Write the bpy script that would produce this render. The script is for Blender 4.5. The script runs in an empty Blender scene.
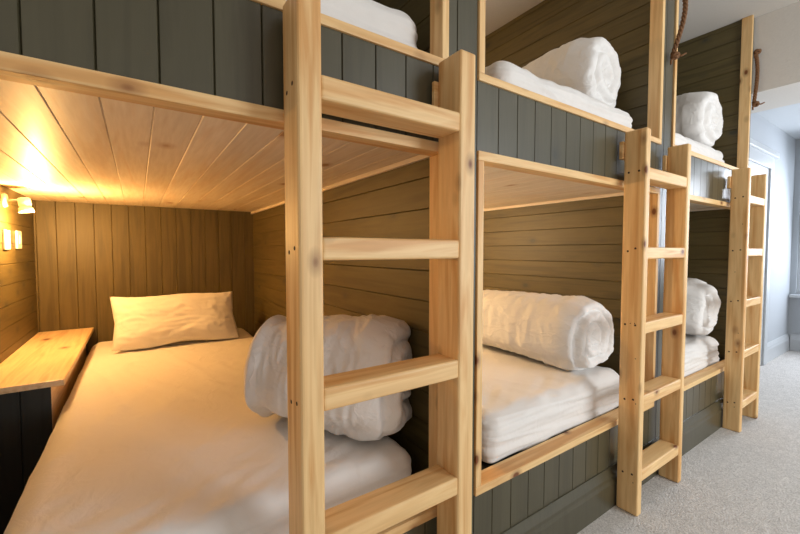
import bpy, bmesh, math, random
from mathutils import Vector, Matrix, noise
random.seed(7)
C = bpy.context.scene.collection
H = 0.9975            # camera height: the z values below are measured from the lens, H lifts them on to the floor at z = 0

# ------------------------------------------------------------------ camera
cd = bpy.data.cameras.new('camera'); cam = bpy.data.objects.new('camera', cd); C.objects.link(cam)
cd.sensor_fit = 'HORIZONTAL'; cd.sensor_width = 36.0; cd.lens = 36.0*383.684/800; cd.clip_start = 0.02
th, p = math.radians(34.386), math.radians(2.40)
F = Vector((math.sin(th)*math.cos(p), math.cos(th)*math.cos(p), -math.sin(p)))
cam.location = (0, 0, H)
cam.rotation_euler = F.to_track_quat('-Z', 'Y').to_euler()
bpy.context.scene.camera = cam

# ------------------------------------------------------------------ world, lights, exposure
vs = bpy.context.scene.view_settings
vs.view_transform = 'Standard'; vs.look = 'None'; vs.gamma = 1.0; vs.use_curve_mapping = False
vs.exposure = 0.0
w = bpy.data.worlds.new('world'); bpy.context.scene.world = w; w.use_nodes = True
bg = w.node_tree.nodes['Background']; bg.inputs[0].default_value = (1.0, 0.92, 0.83, 1); bg.inputs[1].default_value = 0.60

def area(name, loc, target, sx, sy, power, col):
    l = bpy.data.lights.new(name, 'AREA'); l.shape = 'RECTANGLE'; l.size = sx; l.size_y = sy; l.energy = power; l.color = col
    o = bpy.data.objects.new(name, l); C.objects.link(o); o.location = Vector(loc)+Vector((0, 0, H))
    o.rotation_euler = (Vector(target)-Vector(loc)).to_track_quat('-Z', 'Y').to_euler(); return o
area('daylight_side_window', (2.35, -2.0, 0.30), (2.3, 0.7, -0.2), 1.3, 1.4, 62, (0.88, 0.95, 1.0))
area('daylight_end_window', (5.30, 0.1, 0.28), (3.9, 0.2, -0.2), 1.0, 1.1, 46, (0.82, 0.89, 1.0))

# ------------------------------------------------------------------ helpers
def tag(o, label=None, cat=None, group=None, kind=None):
    if label: o['label'] = label
    if cat: o['category'] = cat
    if group: o['group'] = group
    if kind: o['kind'] = kind
    return o
def thing(name, label, cat, loc, group=None):
    o = bpy.data.objects.new(name, None); C.objects.link(o)
    o.empty_display_size = .05
    o.location = (loc[0], loc[1], loc[2]+H); return tag(o, label, cat, group)
def origin_of(o):
    v = Vector((0, 0, 0))
    while o is not None: v += Vector(o.location); o = o.parent
    return v
def obj(name, bm, mats, parent=None, smooth=False, autos=None):
    if not isinstance(mats, (list, tuple)): mats = [mats]
    me = bpy.data.meshes.new(name)
    bmesh.ops.recalc_face_normals(bm, faces=bm.faces)
    off = Vector((0, 0, H)) - origin_of(parent)
    loc = Vector((0, 0, 0))
    if parent is None:                      # origin at the thing's base centre
        xs = [v.co.x for v in bm.verts]; ys = [v.co.y for v in bm.verts]; zs = [v.co.z for v in bm.verts]
        loc = Vector(((min(xs)+max(xs))/2, (min(ys)+max(ys))/2, min(zs)+H)); off = Vector((0, 0, H))-loc
    for v in bm.verts: v.co += off
    bm.to_mesh(me); bm.free()
    for m in mats: me.materials.append(m)
    o = bpy.data.objects.new(name, me); C.objects.link(o); o.location = loc
    if parent is not None: o.parent = parent
    if smooth:
        for q in me.polygons: q.use_smooth = True
    return o
def struct(name, bm, m): return tag(obj(name, bm, m), kind='structure')
def box(bm, x0, x1, y0, y1, z0, z1, bev=0.0, seg=2, mi=0):
    vs_ = [bm.verts.new((x, y, z)) for z in (z0, z1) for y in (y0, y1) for x in (x0, x1)]
    fs = [bm.faces.new([vs_[i] for i in q]) for q in ((0, 2, 3, 1), (4, 5, 7, 6), (0, 1, 5, 4), (2, 6, 7, 3), (0, 4, 6, 2), (1, 3, 7, 5))]
    for f in fs: f.material_index = mi
    if bev > 0:
        es = list({e for f in fs for e in f.edges})
        bmesh.ops.bevel(bm, geom=es, offset=bev, segments=seg, affect='EDGES', profile=0.6, material=-1)
    return bm
def B(*a, **k): return box(bmesh.new(), *a, **k)
def grooved(bm, o, u, v, n, W, L, T, pitch, off=0.0, gw=0.004, gd=0.004):
    """boards side by side along u (total width W), running along v (length L), face at o, thickness T away from n"""
    o, u, v, n = map(Vector, (o, u, v, n))
    lay = bm.faces.layers.float.get('board') or bm.faces.layers.float.new('board')
    cuts = []
    s = off
    while s <= gw: s += pitch
    while s < W-gw: cuts.append(s); s += pitch
    prof = [(0, 0, 0)]; b = 0
    for c in cuts:
        prof += [(c-gw/2, 0, b), (c, -gd, b+1), (c+gw/2, 0, b+1)]; b += 1
    prof.append((W, 0, b))
    A = [bm.verts.new(o+u*s_+n*d) for s_, d, _ in prof]; Bv = [bm.verts.new(o+u*s_+n*d+v*L) for s_, d, _ in prof]
    rv = [random.random() for _ in range(b+3)]
    for i in range(len(prof)-1):
        f = bm.faces.new((A[i], A[i+1], Bv[i+1], Bv[i])); f[lay] = rv[prof[i][2]]
    c = [bm.verts.new(o+u*a_-n*T+v*l) for a_, l in ((0, 0), (W, 0), (W, L), (0, L))]
    bm.faces.new((c[0], c[3], c[2], c[1])); bm.faces.new((A[0], Bv[0], c[3], c[0])); bm.faces.new((A[-1], c[1], c[2], Bv[-1]))
    bm.faces.new([*A, c[1], c[0]]); bm.faces.new([*Bv[::-1], c[3], c[2]][::1])
    return bm
def lathe(bm, origin, axis, prof, n=32, mi=0, cap=True):
    """prof: list of (r, h) along axis"""
    axis = Vector(axis).normalized(); a = axis.orthogonal().normalized(); b = axis.cross(a); origin = Vector(origin)
    rings = []
    for r, h in prof:
        rings.append([bm.verts.new(origin+axis*h+(a*math.cos(t)+b*math.sin(t))*max(r, 1e-5)) for t in [2*math.pi*k/n for k in range(n)]])
    for r0, r1 in zip(rings, rings[1:]):
        for k in range(n):
            f = bm.faces.new((r0[k], r0[(k+1) % n], r1[(k+1) % n], r1[k])); f.material_index = mi; f.smooth = True
    if cap:
        for r in (rings[0], rings[-1]):
            f = bm.faces.new(r); f.material_index = mi
    return bm
def tube(bm, pts, r, n=8, mi=0):
    pts = [Vector(q) for q in pts]; rings = []; prev = None
    for i, q in enumerate(pts):
        t = (pts[min(i+1, len(pts)-1)]-pts[max(i-1, 0)]).normalized()
        if prev is None: a = t.orthogonal().normalized()
        else: a = (prev-t*prev.dot(t)).normalized()
        prev = a; b = t.cross(a); rr = r(i/(len(pts)-1)) if callable(r) else r
        rings.append([bm.verts.new(q+(a*math.cos(s)+b*math.sin(s))*rr) for s in [2*math.pi*k/n for k in range(n)]])
    for r0, r1 in zip(rings, rings[1:]):
        for k in range(n): f = bm.faces.new((r0[k], r0[(k+1) % n], r1[(k+1) % n], r1[k])); f.smooth = True; f.material_index = mi
    bm.faces.new(rings[0]); bm.faces.new(rings[-1])
    return bm

# ------------------------------------------------------------------ materials
def nt(name):
    m = bpy.data.materials.new(name); m.use_nodes = True; t = m.node_tree
    return m, t, t.nodes, t.links, t.nodes['Principled BSDF']
def lin(c): return tuple((v/12.92 if v <= .04045 else ((v+.055)/1.055)**2.4) for v in [k/255 for k in c])+(1,)
def ramp(N, stops):
    r = N.new('ShaderNodeValToRGB'); e = r.color_ramp.elements
    while len(e) < len(stops): e.new(.5)
    for el, (q, c) in zip(e, stops): el.position = q; el.color = c
    return r
def mix(N, L, a, b, fac, mode='MIX'):
    m = N.new('ShaderNodeMix'); m.data_type = 'RGBA'; m.blend_type = mode
    for sock, v in ((m.inputs[0], fac), (m.inputs[6], a), (m.inputs[7], b)):
        if isinstance(v, (int, float, tuple)): sock.default_value = v
        else: L.new(v, sock)
    return m.outputs[2]
def coords(N, L, axis, stretch, board=False):
    """object coordinates compressed along the grain axis and shifted per object (and per board)"""
    tc = N.new('ShaderNodeTexCoord'); oi = N.new('ShaderNodeObjectInfo')
    mu = N.new('ShaderNodeMath'); mu.operation = 'MULTIPLY'; mu.inputs[1].default_value = 37.0; L.new(oi.outputs['Random'], mu.inputs[0])
    val = mu.outputs[0]
    if board:
        at = N.new('ShaderNodeAttribute'); at.attribute_name = 'board'
        m2 = N.new('ShaderNodeMath'); m2.operation = 'MULTIPLY_ADD'; m2.inputs[1].default_value = 53.0
        L.new(at.outputs['Fac'], m2.inputs[0]); L.new(val, m2.inputs[2]); val = m2.outputs[0]
    ad = N.new('ShaderNodeVectorMath'); ad.operation = 'ADD'; L.new(tc.outputs['Object'], ad.inputs[0]); L.new(val, ad.inputs[1])
    mp = N.new('ShaderNodeMapping'); s = [1, 1, 1]; s['XYZ'.index(axis)] = stretch; mp.inputs['Scale'].default_value = s
    L.new(ad.outputs[0], mp.inputs['Vector']); return mp.outputs[0]
def wood(name, axis, light, dark, knot, rough=.5, knots=.35, board=False, coat=0., kscale=7., grain=.9):
    m, t, N, L, bs = nt(name)
    v = coords(N, L, axis, .07, board)
    n1 = N.new('ShaderNodeTexNoise'); n1.inputs['Scale'].default_value = 26; n1.inputs['Detail'].default_value = 5; n1.inputs['Distortion'].default_value = .9; L.new(v, n1.inputs['Vector'])
    n2 = N.new('ShaderNodeTexNoise'); n2.inputs['Scale'].default_value = 95; n2.inputs['Detail'].default_value = 2; L.new(v, n2.inputs['Vector'])
    r1 = ramp(N, [(.36, dark), (.52, light), (.70, tuple(.55*a+.45*b for a, b in zip(light, dark)))]); L.new(n1.outputs[0], r1.inputs[0])
    r2 = ramp(N, [(.3, (.82, .79, .74, 1)), (.62, (1, 1, 1, 1))]); L.new(n2.outputs[0], r2.inputs[0])
    col = mix(N, L, r1.outputs[0], r2.outputs[0], grain*.6, 'MULTIPLY')
    v2 = coords(N, L, axis, .6, board)
    vo = N.new('ShaderNodeTexVoronoi'); vo.inputs['Scale'].default_value = kscale; L.new(v2, vo.inputs['Vector'])
    sp = N.new('ShaderNodeSeparateColor'); L.new(vo.outputs['Color'], sp.inputs[0])
    gt = N.new('ShaderNodeMath'); gt.operation = 'LESS_THAN'; gt.inputs[1].default_value = knots; L.new(sp.outputs[0], gt.inputs[0])
    r3 = ramp(N, [(.08, (1, 1, 1, 1)), (.13, (.45, .45, .45, 1)), (.26, (0, 0, 0, 1))]); L.new(vo.outputs['Distance'], r3.inputs[0])
    km = N.new('ShaderNodeMath'); km.operation = 'MULTIPLY'; L.new(gt.outputs[0], km.inputs[0]); L.new(r3.outputs[0], km.inputs[1])
    col = mix(N, L, col, knot, km.outputs[0])
    if board:
        at = N.new('ShaderNodeAttribute'); at.attribute_name = 'board'
        r4 = ramp(N, [(0, (.86, .86, .86, 1)), (1, (1, 1, 1, 1))]); L.new(at.outputs['Fac'], r4.inputs[0])
        col = mix(N, L, col, r4.outputs[0], 1.0, 'MULTIPLY')
    L.new(col, bs.inputs['Base Color']); bs.inputs['Roughness'].default_value = rough
    bs.inputs['Coat Weight'].default_value = coat; bs.inputs['Coat Roughness'].default_value = .25
    bu = N.new('ShaderNodeBump'); bu.inputs['Strength'].default_value = .12; bu.inputs['Distance'].default_value = .002
    L.new(n2.outputs[0], bu.inputs['Height']); L.new(bu.outputs[0], bs.inputs['Normal'])
    return m
PL, PD, PK = lin((235, 197, 140)), lin((213, 160, 98)), lin((118, 66, 28))
pine = {a: wood('pine_'+a.lower(), a, PL, PD, PK, .5, .6, kscale=13.) for a in 'XYZ'}
ceil_wood = wood('varnished_pine_ceiling', 'Y', lin((252, 238, 218)), lin((246, 226, 200)), lin((188, 140, 96)), .48, .3, board=True, coat=.06, kscale=9.)
shelf_wood = wood('shelf_pine', 'Y', lin((240, 210, 168)), lin((222, 184, 138)), PK, .45, .2, coat=.1, kscale=9.)
G1, G2 = (103, 90, 54), (86, 75, 44)
stain_h = wood('green_stained_planks', 'Y', lin(G1), lin(G2), lin((70, 66, 50)), .5, .6, board=True, kscale=9)
stain_v = wood('green_stained_boards', 'Z', lin(G1), lin(G2), lin((72, 68, 52)), .5, .3, board=True, kscale=5.5)
paint_v = wood('green_painted_boards', 'Z', lin((77, 72, 52)), lin((70, 65, 46)), lin((56, 54, 44)), .36, .12, board=True, kscale=6., grain=.35, coat=.4)
paint_dark = wood('dark_green_paint', 'Z', lin((54, 54, 50)), lin((48, 48, 44)), lin((40, 42, 38)), .45, .1, board=True, grain=.3)
def plain(name, c, rough=.6, nscale=0, bump=0., metal=0., var=.0):
    m, t, N, L, bs = nt(name); bs.inputs['Roughness'].default_value = rough; bs.inputs['Metallic'].default_value = metal
    tc = N.new('ShaderNodeTexCoord'); n = N.new('ShaderNodeTexNoise'); n.inputs['Scale'].default_value = nscale or 30; n.inputs['Detail'].default_value = 4
    L.new(tc.outputs['Object'], n.inputs['Vector'])
    r = ramp(N, [(.3, tuple(k*(1-var) for k in lin(c)[:3])+(1,)), (.7, lin(c))]); L.new(n.outputs[0], r.inputs[0]); L.new(r.outputs[0], bs.inputs['Base Color'])
    if bump:
        b = N.new('ShaderNodeBump'); b.inputs['Strength'].default_value = bump; b.inputs['Distance'].default_value = .004
        L.new(n.outputs[0], b.inputs['Height']); L.new(b.outputs[0], bs.inputs['Normal'])
    return m
plaster = plain('plaster_ceiling', (214, 208, 200), .9, 90, .25, var=.04)
white_wall = plain('white_wall_paint', (180, 185, 190), .8, 60, .08, var=.02)
white_gloss = plain('white_gloss_paint', (198, 202, 205), .35, 20, 0, var=.02)
white_plastic = plain('white_plastic', (240, 236, 226), .35, 20, 0)
chrome = plain('brushed_nickel', (200, 196, 188), .3, 20, 0, metal=1.)
hole_mat = plain('dark_screw_hole', (58, 34, 18), .8, 80, 0)
def cloth(name, c, crease):
    m, t, N, L, bs = nt(name); bs.inputs['Base Color'].default_value = lin(c); bs.inputs['Roughness'].default_value = .85
    bs.inputs['Sheen Weight'].default_value = .15; bs.inputs['Sheen Roughness'].default_value = .5
    tc = N.new('ShaderNodeTexCoord'); n = N.new('ShaderNodeTexNoise'); n.inputs['Scale'].default_value = 11; n.inputs['Detail'].default_value = 5; n.inputs['Distortion'].default_value = 1.2
    L.new(tc.outputs['Object'], n.inputs['Vector'])
    b = N.new('ShaderNodeBump'); b.inputs['Strength'].default_value = .4; b.inputs['Distance'].default_value = .012
    L.new(n.outputs[0], b.inputs['Height'])
    mp = N.new('ShaderNodeMapping'); mp.inputs['Scale'].default_value = (1.6, .7, 1.6); mp.inputs['Rotation'].default_value = (0, 0, .5); L.new(tc.outputs['Object'], mp.inputs['Vector'])
    n2 = N.new('ShaderNodeTexNoise'); n2.inputs['Scale'].default_value = 9; n2.inputs['Detail'].default_value = 3; n2.inputs['Distortion'].default_value = .8; L.new(mp.outputs[0], n2.inputs['Vector'])
    r = ramp(N, [(.44, (0, 0, 0, 1)), (.5, (1, 1, 1, 1)), (.56, (0, 0, 0, 1))]); r.color_ramp.interpolation = 'EASE'; L.new(n2.outputs[0], r.inputs[0])
    b2 = N.new('ShaderNodeBump'); b2.inputs['Strength'].default_value = crease; b2.inputs['Distance'].default_value = .006
    L.new(r.outputs[0], b2.inputs['Height']); L.new(b.outputs[0], b2.inputs['Normal']); L.new(b2.outputs[0], bs.inputs['Normal']); return m
sheet = cloth('white_cotton_sheet', (228, 224, 220), .0); duvet_m = cloth('white_duvet_cotton', (234, 231, 228), .22)
def carpet_mat():
    m, t, N, L, bs = nt('grey_carpet'); bs.inputs['Roughness'].default_value = .95
    tc = N.new('ShaderNodeTexCoord')
    n = N.new('ShaderNodeTexNoise'); n.inputs['Scale'].default_value = 190; n.inputs['Detail'].default_value = 3; L.new(tc.outputs['Object'], n.inputs['Vector'])
    n2 = N.new('ShaderNodeTexNoise'); n2.inputs['Scale'].default_value = 22; n2.inputs['Detail'].default_value = 5; L.new(tc.outputs['Object'], n2.inputs['Vector'])
    r = ramp(N, [(.3, lin((176, 170, 164))), (.7, lin((222, 217, 211)))]); L.new(n.outputs[0], r.inputs[0])
    r2 = ramp(N, [(.3, (.88, .88, .88, 1)), (.7, (1, 1, 1, 1))]); L.new(n2.outputs[0], r2.inputs[0])
    L.new(mix(N, L, r.outputs[0], r2.outputs[0], 1., 'MULTIPLY'), bs.inputs['Base Color'])
    b = N.new('ShaderNodeBump'); b.inputs['Strength'].default_value = .7; b.inputs['Distance'].default_value = .006
    L.new(n.outputs[0], b.inputs['Height']); L.new(b.outputs[0], bs.inputs['Normal']); return m
carpet = carpet_mat()
rope_m = plain('brown_hemp_rope', (132, 92, 58), .9, 240, .6, var=.45)
def emis(name, c, s):
    m, t, N, L, bs = nt(name); bs.inputs['Base Color'].default_value = lin(c); bs.inputs['Emission Color'].default_value = lin(c); bs.inputs['Emission Strength'].default_value = s; return m
bulb_m = emis('warm_bulb', (255, 214, 150), 14.); sky_m = emis('window_daylight', (232, 243, 255), 2.2)
def glass_mat():
    m, t, N, L, bs = nt('window_glass'); bs.inputs['Transmission Weight'].default_value = 1.; bs.inputs['Roughness'].default_value = .02; bs.inputs['IOR'].default_value = 1.45; return m
glass = glass_mat()

# ------------------------------------------------------------------ room shell
FZ, CZ = -.9975, 1.40
struct('floor', B(-1.3, 5.5, -2.2, 2.95, FZ-.05, FZ), carpet)
struct('ceiling', B(-1.3, 3.101, -2.2, 2.95, CZ, CZ+.05), plaster)
struct('wall_back', B(-1.3, 3.2, 2.93, 2.98, FZ, CZ), white_wall)
struct('wall_right_light_block', B(3.102, 3.20, -2.2, -.62, FZ, .951), white_wall)  # unseen wall, added to keep the side daylight out of the hall
struct('wall_header', B(3.102, 3.54, -2.2, .959, .952, CZ+.05), plaster)
# hall beyond the bunks: left wall with a doorway casing, end wall with a window
struct('wall_left', B(3.108, 5.45, .96, 1.02, FZ, 1.12), white_wall)
bm = bmesh.new()
wy0, wy1, wz0, wz1 = -.15, .915, -.43, 1.0
box(bm, 5.40, 5.50, wy1, .96, FZ, 1.12); box(bm, 5.40, 5.50, -2.2, wy0, FZ, 1.12)
box(bm, 5.40, 5.50, wy0, wy1, FZ, wz0); box(bm, 5.40, 5.50, wy0, wy1, wz1, 1.12)
struct('wall_far', bm, white_wall)
struct('trim_1', B(3.541, 5.5, -2.2, .96, 1.10, 1.15), white_gloss).name = 'ceiling_hall'
# window in the end wall
w1 = bpy.data.objects.new('window_1', None); C.objects.link(w1); w1.location = (5.45, .4, wz0+H); w1['kind'] = 'structure'
bm = bmesh.new()
for y in (wy0, wy1-.04): box(bm, 5.43, 5.47, y, y+.04, wz0, wz1, .003)
for z in (wz0, .27, wz1-.04): box(bm, 5.43, 5.47, wy0+.04, wy1-.04, z, z+.04, .003)
box(bm, 5.435, 5.465, .36, .39, wz0+.04, wz1-.04, .002)
obj('window_frame', bm, white_gloss, w1)
obj('glass_pane', B(5.448, 5.454, wy0+.04, wy1-.04, wz0+.04, wz1-.04), sky_m, w1)
obj('window_sill', B(5.33, 5.43, wy0-.04, wy1+.035, wz0-.03, wz0, .006), white_gloss, w1)
obj('roller_blind', lathe(bmesh.new(), (5.375, wy0+.03, .93), (0, 1, 0), [(.035, 0), (.035, .98)], 20), plain('grey_blind', (178, 184, 186), .8), w1)
# doorway casing on the hall's left wall
bm = bmesh.new()
box(bm, 4.47, 4.56, .935, .96, FZ, .80, .004); box(bm, 3.12, 4.47, .935, .96, .70, .80, .004)
box(bm, 3.11, 4.62, .915, .96, .80, .845, .006)
struct('trim_1', bm, white_gloss)
d1 = bpy.data.objects.new('door_1', None); C.objects.link(d1); d1.location = (3.8, .95, 0.002); d1['kind'] = 'structure'
bm = bmesh.new(); box(bm, 3.20, 4.465, .95, .957, FZ+.004, .698)
for x0 in (3.3, 3.9):
    for z0, z1 in ((-.85, -.25), (-.1, .58)): box(bm, x0, x0+.45, .944, .9495, z0, z1, .002)
obj('door_leaf', bm, white_gloss, d1)
def skirt(bm, x0, x1, y, z1, t=.018):
    """skirting profile facing -Y, extruded along X"""
    pr = [(0, FZ), (-t, FZ), (-t, z1-.055), (-t*.8, z1-.042), (-t*.75, z1-.03), (-t*.3, z1-.006), (-t*.2, z1), (0, z1)]
    a = [bm.verts.new((x0, y+q, z)) for q, z in pr]; b = [bm.verts.new((x1, y+q, z)) for q, z in pr]
    for i in range(len(pr)-1): bm.faces.new((a[i], b[i], b[i+1], a[i+1]))
    bm.faces.new(a); bm.faces.new(b); bm.faces.new((a[0], a[-1], b[-1], b[0])); return bm
struct('baseboard_left', skirt(bmesh.new(), 4.565, 5.38, .96, -.83), white_gloss)
bm = skirt(bmesh.new(), -.94, 2.1, 0, -.83)
bmesh.ops.rotate(bm, verts=bm.verts, cent=(0, 0, 0), matrix=Matrix.Rotation(-math.pi/2, 3, 'Z'))
bmesh.ops.translate(bm, verts=bm.verts, vec=(5.40, 0, 0))
struct('baseboard_far', bm, white_gloss)

# ------------------------------------------------------------------ bunk bays
YF = .75; YB = 2.88
Z = dict(t1=.246, t2=.2715, r1=.458, r2=.479, b1=-.689, b2=-.665, sk=-.846)
FW = .022
bays = [dict(xo=-.455, xe=.659, il=-.465, ir=.69, sl=-.52), dict(xo=.7665, xe=1.875, il=.74, ir=1.91), dict(xo=1.988, xe=3.064, il=1.96, ir=3.055)]
blabels = ['built-in green bunk bay nearest the camera, its lower berth lit warm',
           'built-in green bunk bay in the middle with full pine-framed openings',
           'built-in green bunk bay furthest away, next to the white hall']
def frame_piece(bm, x0, x1, z0, z1, depth=.045): box(bm, x0, x1, YF-.006, YF+depth, z0, z1, .0025)
def bay(i):
    b = bays[i]; xo, xe, il, ir = b['xo'], b['xe'], b['il'], b['ir']
    t = thing('bunk_bed', blabels[i], 'bunk bed', ((xo+xe)/2, YF, FZ), 'built-in bunk bays')
    right_end = bays[i+1]['xo'] if i < 2 else 3.10
    # fascia between lower and upper opening, kickboard panel
    obj('fascia', grooved(bmesh.new(), (xo, YF, Z['t2']), (1, 0, 0), (0, 0, 1), (0, -1, 0), xe-xo, Z['r1']-Z['t2'], .02, .0822, (.85-xo) % .0822 if i == 1 else (.037-xo) % .0822), paint_v, t)
    obj('kickboard', grooved(bmesh.new(), (xo, YF, FZ), (1, 0, 0), (0, 0, 1), (0, -1, 0), xe-xo, Z['b1']-FZ, .02, .083, (.84-xo) % .083), paint_v, t)
    obj('skirting', skirt(bmesh.new(), xo-.0005, right_end-.004, YF, Z['sk']), paint_v, t)
    # front stile between this bay and the next
    obj('front_stile', grooved(bmesh.new(), (xe, YF, FZ), (1, 0, 0), (0, 0, 1), (0, -1, 0), right_end-xe-.003, CZ-FZ-.001, .02, .0822, .033 if i < 2 else .5), paint_v, t)
    if i == 0:
        obj('front_stile', grooved(bmesh.new(), (xo-.35, YF, FZ), (1, 0, 0), (0, 0, 1), (0, -1, 0), .35, CZ-FZ-.001, .02, .0822, .033), paint_v, t)
    # pine opening frames
    bm = bmesh.new(); frame_piece(bm, xo, xe, Z['b1'], Z['b2'], .05); lf = obj('lower_opening_frame', bm, pine['X'], t)
    bm = bmesh.new(); frame_piece(bm, xo, xe, Z['t1'], Z['t2'], .04); obj('frame_rail', bm, pine['X'], lf)
    for x in (xo, xe-FW):
        bm = bmesh.new(); frame_piece(bm, x, x+FW, Z['b2'], Z['t1']); obj('frame_post', bm, pine['Z'], lf)
    bm = bmesh.new(); frame_piece(bm, xo, xe, Z['r1'], Z['r2'], .05); uf = obj('upper_opening_frame', bm, pine['X'], t)
    for x in (xo, xe-FW):
        bm = bmesh.new(); frame_piece(bm, x, x+FW, Z['r2'], CZ-.001); obj('frame_post', bm, pine['Z'], uf)
    # bed bases
    px0 = -.246 if i == 0 else il+.001
    obj('lower_bed_base', B(px0, ir-.001, YF+.021, YB-.001, Z['b1']-.03, Z['b1']+.004), paint_dark, t)
    obj('bunk_ceiling', grooved(bmesh.new(), (il+.001, YF+.021, .278), (1, 0, 0), (0, 1, 0), (0, 0, -1), ir-il-.002, YB-YF-.022, .02, .0845, (-.135-il-.001) % .0845, .004, .003), ceil_wood, t)
    obj('upper_bed_base', B(il+.001, ir-.001, YF+.021, YB-.001, .43, .458), pine['Y'], t)
    # interior walls
    def plank_wall(x, nx, name):
        bm = grooved(bmesh.new(), (x, YF+.021, FZ), (0, 0, 1), (0, 1, 0), (nx, 0, 0), CZ-FZ-.001, YB-YF-.022, .02, .0895, (.211-FZ) % .0895, .004, .0035)
        obj(name, bm, stain_h, t)
    plank_wall(ir, -1, 'side_wall'); plank_wall(il, 1, 'side_wall')
    obj('back_panel', grooved(bmesh.new(), (il-.012, YB, FZ), (1, 0, 0), (0, 0, 1), (0, -1, 0), ir-il+.024, CZ-FZ-.001, .02, .0836, (-.376-il+.015) % .0836, .004, .0035), stain_v, t)
    obj('cornice', B(ir-.014, ir-.001, YF+.045, YB-.002, .262, .277, .002), ceil_wood, t)
    if i == 2:   # outer end panel towards the hall
        obj('end_panel', B(3.077, 3.10, YF+.021, .955, FZ, CZ-.001, .002), paint_v, t)
    return t
bay_t = [bay(i) for i in range(3)]

# ------------------------------------------------------------------ ladders
def ladder(xa, xb, xc, xd, label, tilt, holes):
    t = thing('bunk_ladder', label, 'ladder', ((xa+xd)/2, .70, FZ), 'pine bunk ladders')
    y0, y1 = .65, (.731 if xa < 1 else .728); top = .456 if xa < 1 else .4455
    for k, (x0, x1) in enumerate(((xa, xb), (xc, xd))):
        bm = bmesh.new(); box(bm, x0, x1, y0, y1, FZ+.001, top, .007, 3)
        # pairs of screw holes on the outer face, two for every rung
        xs = x0 if k == 0 else x1; nx = -1 if k == 0 else 1
        for z in rz:
            for dy, dz in ((.026, .004), (.056, -.003)):
                j = random.uniform(-.004, .004)
                lathe(bm, (xs-nx*.002, y0+dy+j, z-.02+dz+j), (nx, 0, 0), [(.0040, 0), (.0040, .0024)], 10, 1)
        for q in range(holes):
            lathe(bm, (xs-nx*.002, y0+random.uniform(.015, .07), random.uniform(-.9, .35)), (nx, 0, 0), [(.002, 0), (.002, .0023)], 8, 1)
        obj('stile', bm, [pine['Z'], hole_mat], t)
        xo_ = x0-(-.006 if xa < 1 and k == 0 else .010)
        obj('spacer_block', B(xo_, x0+.024, y1, YF-.0085, .345, .41, .002), pine['X'], t)
    for n, z in enumerate(rz):
        zt = z+tilt[n]
        obj('rung', B(xb-.002, xc+.002, y0+.002, y1-.004, zt-.043, zt, .006, 3), pine['X'], t)
    return t
rz = [.3105, .0215, -.258, -.539, -.822]
ladder(.233, .278, .611, .660, 'pine ladder nearest the camera, in front of the warm-lit bunk', [.004]*5, 0)
ladder(1.519, 1.553, 1.889, 1.922, 'pine ladder at the right end of the middle bunk bay', [-.004, -.008, -.008, -.004, -.008], 5)
ladder(2.700, 2.735, 3.005, 3.038, 'pine ladder furthest from the camera, beside the white hall', [-.008]*5, 4)

# ------------------------------------------------------------------ bedding
def fbm(v, o=4): return noise.fractal(v, 1.0, 2.0, o)
def ridge(v): return 1-abs(noise.noise(v))*2
def rounded(x0, x1, y0, y1, z0, z1, r, step, disp):
    """dense rounded box; disp(p, n) gives a displacement along the normal"""
    bm = bmesh.new(); nx, ny, nz = [max(2, int((b-a)/s_)) for a, b, s_ in ((x0, x1, step), (y0, y1, step), (z0, z1, step*.45))]
    S = {}
    def vert(i, j, k):
        q = (i, j, k)
        if q not in S:
            u = Vector((x0+(x1-x0)*i/nx, y0+(y1-y0)*j/ny, z0+(z1-z0)*k/nz))
            h_ = min(1, max(0, (u.z-z0)/(z1-z0)*1.6)); rr = .018+(r-.018)*h_*h_*(3-2*h_)
            c = Vector((min(max(u.x, x0+rr), x1-rr), min(max(u.y, y0+rr), y1-rr), min(max(u.z, z0+.018), z1-min(r, (z1-z0)*.49))))
            d = u-c
            if d.length > 1e-9:
                n = d.normalized()
                # cube-surface -> sphere blend keeps flat faces flat
                m = max(abs(d.x), abs(d.y), abs(d.z)); pnt = c+n*m
            else: n = Vector((0, 0, 1)); pnt = u
            S[q] = bm.verts.new(pnt+n*disp(pnt, n))
        return S[q]
    for i in range(nx):
        for j in range(ny):
            for k in (0, nz): bm.faces.new([vert(i, j, k), vert(i+1, j, k), vert(i+1, j+1, k), vert(i, j+1, k)])
    for i in range(nx):
        for k in range(nz):
            for j in (0, ny): bm.faces.new([vert(i, j, k), vert(i+1, j, k), vert(i+1, j, k+1), vert(i, j, k+1)])
    for j in range(ny):
        for k in range(nz):
            for i in (0, nx): bm.faces.new([vert(i, j, k), vert(i, j+1, k), vert(i, j+1, k+1), vert(i, j, k+1)])
    return bm
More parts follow.
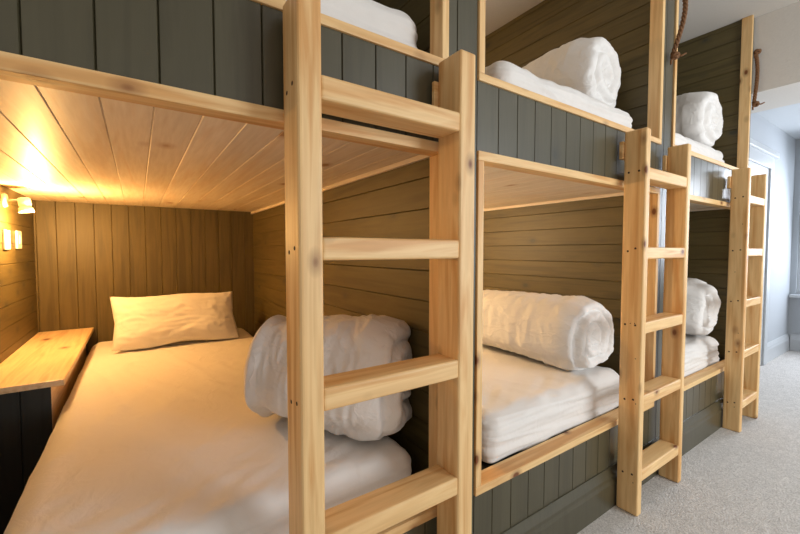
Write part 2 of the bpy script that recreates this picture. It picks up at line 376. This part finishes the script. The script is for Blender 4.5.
def mattress(x0, x1, zb, zt, seed, label, wr=.004, y0=.809, sag=0.):
    so = Vector((seed*7.3, seed*3.1, seed))
    def disp(p, n):
        side = 1-abs(n.z)
        a = wr*1.3*side*noise.noise(Vector((p.x*2.2, p.y*2.2, p.z*42))+so)         # long horizontal pleats down the sides
        a += wr*.8*side*noise.noise(Vector((p.x*5, p.y*5, p.z*80))+so)
        e = math.exp(-((p.y-y0)/.22)**2)
        a += wr*1.4*(1-side)*e*noise.noise(Vector(((p.x+p.y*.6)*6, (p.y-p.x*.5)*20, 1))+so)   # pull lines near the foot end
        a += wr*.9*(1-side)*noise.noise(Vector((p.x*3.0, p.y*2.2, 3))+so)
        a += .0035*(1-side)*max(0, 1-abs(noise.noise(Vector((p.x*5+p.y*2.2, p.y*1.3-p.x, 4))+so))*9)
        a += wr*.8*side*max(0, 1-abs(noise.noise(Vector((p.x*1.6, p.y*1.6, p.z*26+p.x*2.5))+so))*5)
        a += wr*.35*(1-side)*max(0, ridge(Vector((p.x*4, p.y*2.5, 9))+so)-.7)*3
        if n.z > -.3: a += .004*math.sin(math.pi*(p.x-x0)/(x1-x0))*(1-side)
        return a
    bm = rounded(x0, x1, y0, 2.86, zb, zt, .055, .0105, disp)
    lo = min(v.co.z for v in bm.verts)
    for v in bm.verts:
        if v.co.z < zb: v.co.z = zb
    o = obj('mattress', bm, sheet, None, True); return tag(o, label, 'mattress', 'mattresses in white fitted sheets')
ML = Z['b1']+.005; MU = .459
mattress(-.236, .615, ML, -.535, 1, 'long mattress under a white sheet in the warm-lit lower bunk nearest the camera', .005)
mattress(.90, 1.775, ML, -.525, 2, 'mattress in a creased white sheet in the lower berth of the middle bay', .007, .816)
mattress(2.10, 2.93, ML, -.525, 3, 'mattress in white sheet in the furthest lower berth', .007)
mattress(-.25, .632, MU, .618, 4, 'mattress with pleated white side above the pine rail, upper bunk nearest camera', .005)
mattress(.925, 1.785, MU, .602, 5, 'mattress in rumpled white sheet on the upper berth of the middle bay', .007)
mattress(2.10, 2.90, MU, .60, 6, 'mattress in white sheet on the furthest upper berth', .005)

def roll(cx, cy, cz, L_, R_, yaw, seed, label, squash=.9, turns=2.6, lump=.012, taper=0., fold=.02, sh=.45, flat=None, zmin=-9, xmax=9):
    """rolled duvet: axis horizontal, yaw measured from -Y (end with the spiral faces -Y at yaw 0)"""
    so = Vector((seed*5.7, seed*2.3, seed*1.1)); bm = bmesh.new(); n = 150; rows = []
    er = .42*R_
    cap = 30; body = 70
    def P(s, r, a):      # s along the axis 0..L, r radius fraction, a angle
        return s, r, a
    prof = []
    for i in range(cap): prof.append((None, i/cap))
    for i in range(body+1): prof.append((i/body, 1.))
    for i in range(cap//2): prof.append((2, 1-(i+1)/(cap//2)))
    cy_, sy_ = math.cos(yaw), math.sin(yaw)
    for kind, f in prof:
        ring = []
        for k in range(n):
            a = 2*math.pi*k/n; ca, sa = math.cos(a), math.sin(a)
            if kind is None:                       # spiral end cap: f from 0 (centre) to 1 (rim)
                r = f*(R_-er*.0); sp = (f*turns - a/(2*math.pi)) % 1.0
                g = abs(sp-.5)*2                     # 1 in the seam between layers, 0 on top of a layer
                s = -.030*(1-g**3)*min(1, f*4) + er*(1-math.sqrt(max(0, 1-max(0, (f-.55)/.45)**2))) + .02*(1-f)
                s0 = er*(1-math.sqrt(max(0, 1-max(0, (f-.55)/.45)**2)))
                s += .012*noise.noise(Vector((ca*f*3, sa*f*3, 1))+so) + .004*noise.noise(Vector((ca*f*11, sa*f*11, 4))+so)
                rr = r*(1-.05*g)
            elif kind == 2:
                r = f*R_; s = L_-er*max(0, (f-.4)/.6)**2; rr = r
            else:
                s = er+(L_-er*2)*kind; rr = R_
                e = min(kind, 1-kind)
                rr = R_ if kind < .5 else R_*(1-.12*math.exp(-(e/.25)**2))
                rr *= (1-taper*kind)
            lx_s = s
            if kind is None: s = s0
            nn = Vector((ca*1.3, sa*1.3, s*3.2))+so
            d = lump*1.8*noise.noise(nn)
            if kind is not None and kind != 2 or kind == 2:
                # pleats run round the roll, tighter towards the spiral end
                d += lump*.55*noise.noise(Vector((ca*1.6, sa*1.6, s*20+a*.5*0))+so)*math.exp(-max(0, s-.02)*1.2)
                d += lump*.30*(1-abs(noise.noise(Vector((ca*1.8, sa*1.8, s*34+3))+so))*2)
                # outer flap edge of the roll
                seam = (a/(2*math.pi)-.60+.05*noise.noise(Vector((s*5, 2, seed)))) % 1.0
                d -= fold*math.exp(-(min(seam, 1-seam)*22)**2)
            s = lx_s
            if kind is None: d *= .6+.4*(f<.2)
            rr = max(0, rr+d*min(1, f*1.5 if kind is None else 1)*(1 if kind != 2 else f))
            x = ca*rr; z = sa*rr*squash
            if z < 0: z = -(abs(sa)**.62)*rr*squash*.95; x *= 1+.06*(-sa)
            if flat is not None: x += flat*s
            lx, ly = x, s-L_/2
            q = [cx+lx*cy_-ly*sy_, cy+lx*sy_+ly*cy_, cz+z]
            soft = lambda v, lim: lim+.012*(math.exp((v-lim)/.012)) if v < lim+.0 else v+.012*math.exp(-(v-lim)/.012)
            q[2] = soft(q[2], zmin)-.0; q[0] = -soft(-q[0], -xmax)
            ring.append(bm.verts.new(q))
        rows.append(ring)
    c0 = bm.verts.new(sum((v.co for v in rows[0]), Vector())/n)
    del c0
    for r0, r1 in zip(rows, rows[1:]):
        for k in range(n): bm.faces.new((r0[k], r0[(k+1) % n], r1[(k+1) % n], r1[k]))
    bm.faces.new(rows[-1])
    bmesh.ops.remove_doubles(bm, verts=bm.verts, dist=1e-5)
    o = obj('rolled_duvet', bm, duvet_m, None, True)
    return tag(o, label, 'duvet', 'white duvets rolled up on the bunks')
roll(.495, 1.105, -.380, .48, .188, math.radians(38), 1, 'puffy white duvet bundled behind the nearest ladder', .92, 1.8, .017, .05, .02, zmin=-.531, xmax=.686)
roll(1.590, 1.27, -.368, .80, .168, math.radians(0), 2, 'long white duvet roll on the lower berth of the middle bay', .95, 3.0, .017, zmin=-.524, xmax=1.9)
roll(1.648, 1.14, .762, .50, .176, math.radians(6), 3, 'white duvet roll on the upper berth of the middle bay', .95, 2.4, .014, .1, zmin=.601, xmax=1.9)
roll(2.760, 1.17, .765, .66, .182, math.radians(0), 4, 'white duvet roll on the furthest upper berth', .95, 2.2, .012, zmin=.60, xmax=3.05)
roll(2.805, 1.17, -.352, .66, .185, math.radians(0), 5, 'white duvet roll on the furthest lower berth', .95, 2.4, .014, zmin=-.526, xmax=3.05)

def pillow():
    bm = bmesh.new(); nx, ny = 70, 44; W_, D_, T_ = .62, .305, .068
    base = Vector((.185, 2.45, -.521)); ang = math.radians(62); up = Vector((0, math.cos(ang), math.sin(ang))); nr = Vector((0, -math.sin(ang), math.cos(ang)))
    g = {}
    for s in (1, -1):
        for i in range(nx+1):
            for j in range(ny+1):
                u, v = i/nx*2-1, j/ny*2-1
                edge = i in (0, nx) or j in (0, ny)
                if s == -1 and edge: g[(s, i, j)] = g[(1, i, j)]; continue
                h = ((1-abs(u)**3.2)*(1-abs(v)**2.8))**.5*T_
                px_ = u*W_/2*(1-.05*(1-v*v)*0-.055*(1-abs(v))**1*abs(u)**3); py_ = v*D_/2*(1-.07*(1-abs(u)))
                so = Vector((3.3, 1.7, s))
                h *= 1+.16*noise.noise(Vector((u*2, v*2, s))+so)
                if not edge: h += .006*noise.noise(Vector((u*6+v*3, v*7-u*2, s*3)))+.004*noise.noise(Vector((u*15, v*4, s*2)))*abs(u)
                py_ += .006*math.sin(u*5+1)*abs(v)
                q = base+Vector((px_, 0, 0))+up*(py_+D_/2)+nr*h*s
                q.x -= .004*v
                g[(s, i, j)] = bm.verts.new(q)
        for i in range(nx):
            for j in range(ny): bm.faces.new([g[(s, i, j)], g[(s, i+1, j)], g[(s, i+1, j+1)], g[(s, i, j+1)]])
    return tag(obj('pillow', bm, sheet, None, True), 'white pillow leaning on the back boards of the warm-lit lower bunk', 'pillow')
pillow()

# ------------------------------------------------------------------ bedside shelf, lamps, switches
s = thing('bedside_shelf', 'pine-topped boxed shelf beside the warm-lit mattress', 'shelf', (-.34, 2.3, FZ))
obj('shelf_top', B(-.463, -.222, 1.765, 2.875, -.472, -.450, .003), shelf_wood, s)
obj('front_panel', grooved(bmesh.new(), (-.463, 1.785, FZ+.001), (1, 0, 0), (0, 0, 1), (0, -1, 0), .202, -.473-FZ-.001, .015, .083, .04), paint_dark, s)
obj('side_panel', B(-.274, -.260, 1.7855, 2.875, FZ+.001, -.473), shelf_wood, s)

def lamp(x, y, z, wx, label, power, col=(1.0, .54, .17)):
    t = thing('wall_reading_lamp', label, 'lamp', (wx, y, z-.03), 'bunk reading lamps')
    obj('wall_plate', lathe(bmesh.new(), (wx+.001, y, z), (1, 0, 0), [(.030, 0), (.030, .006), (.026, .012), (.010, .014)], 28), white_plastic, t)
    obj('arm', tube(bmesh.new(), [(wx+.012, y, z), (wx+.03, y, z+.003), (x-.012, y, z+.003)], .005, 10), chrome, t)
    h = obj('lamp_head', lathe(bmesh.new(), (x, y, z+.012), (.12, 0, -1), [(.010, -.004), (.019, -.002), (.0215, .004), (.0215, .030), (.0195, .033), (.0195, .038), (.024, .041), (.026, .060), (.0235, .060), (.02, .043)], 28, cap=False), white_plastic, t)
    obj('bulb', lathe(bmesh.new(), (x+.006, y, z-.034), (.12, 0, -1), [(.008, -.006), (.018, 0), (.0195, .005), (.012, .010)], 20), bulb_m, h)
    l = bpy.data.lights.new('lamp_light', 'POINT'); l.energy = power; l.color = col; l.shadow_soft_size = .018
    lo = bpy.data.objects.new('lamp_light', l); C.objects.link(lo); lo.parent = t; lo.location = Vector((x+.045, y-.02, z-.095+H))-Vector(t.location)
    return t
lamp(-.400, 2.30, .215, -.465, 'small white reading lamp on the left wall of the nearest lower bunk', 23)
lamp(.805, 2.20, .205, .740, 'small white reading lamp inside the lower berth of the middle bay', 38, (1.0, .68, .36))
lamp(.805, 2.00, 1.18, .740, 'small white reading lamp inside the upper berth of the middle bay', 11, (1.0, .68, .36))
def plate(y, z, label):
    t = thing('wall_switch', label, 'switch', (-.465, y, z), 'wall plates under the reading lamp')
    obj('plate', B(-.464, -.456, y-.042, y+.042, z-.042, z+.042, .003), white_plastic, t)
    obj('rocker', B(-.4565, -.452, y-.011, y+.011, z-.02, z+.02, .002), white_plastic, t)
plate(2.31, .048, 'left of the two white wall plates below the reading lamp')
plate(2.51, .052, 'right of the two white wall plates below the reading lamp')

# ------------------------------------------------------------------ rope handles
def rope(x, zt, zb, bow, label, seed):
    rnd = random.Random(seed); bm = bmesh.new(); n = 90
    def path(s):
        z = zt+(zb-zt)*s
        return Vector((x-.006*math.sin(s*3), YF-.014-bow*math.sin(math.pi*s**.9)*(1-.25*s), z))
    for k in range(3):
        pts = []
        for i in range(n+1):
            s_ = i/n; c = path(s_); a = 2*math.pi*(k/3+s_*6.5); rr = .0052
            pts.append(c+Vector((math.cos(a)*rr, math.sin(a)*rr, 0)))
        tube(bm, pts, .0049, 8)
    t = obj('rope_handle', bm, rope_m)
    tag(t, label, 'rope', 'knotted rope handles')
    for kz, yy in ((zb-.004, YF-.024), (zt+.004, YF-.022)):
        kb = bmesh.new()
        for q in range(3):
            ax = Matrix.Rotation(q*1.1+.4, 3, Vector((rnd.random(), rnd.random(), rnd.random())).normalized())
            pts = [Vector((x, yy, kz))+ax @ Vector((math.cos(u)*.0125, math.sin(u)*.011, .004*math.sin(2*u))) for u in [2*math.pi*i/28 for i in range(29)]]
            tube(kb, pts, .0058, 8)
        if kz < zt: tube(kb, [Vector((x, yy, kz)), Vector((x+.012, yy-.02, kz-.004)), Vector((x+.016, yy-.036, kz+.002))], lambda u: .006*(1-.5*u), 8)
        tube(kb, [Vector((x, yy, kz)), Vector((x-.008, YF-.012, kz-.018)), Vector((x-.006, YF-.012, kz-.034))], lambda u: .0058*(1-.3*u), 8)
        loc0 = Vector(t.location)
        o = obj('knot', kb, rope_m, t)
    return t
rope(1.935, 1.17, .845, .050, 'brown twisted rope handle on the stile beside the middle upper berth', 1)
rope(3.085, 1.185, .885, .014, 'brown twisted rope handle on the far end stile by the hall', 2)
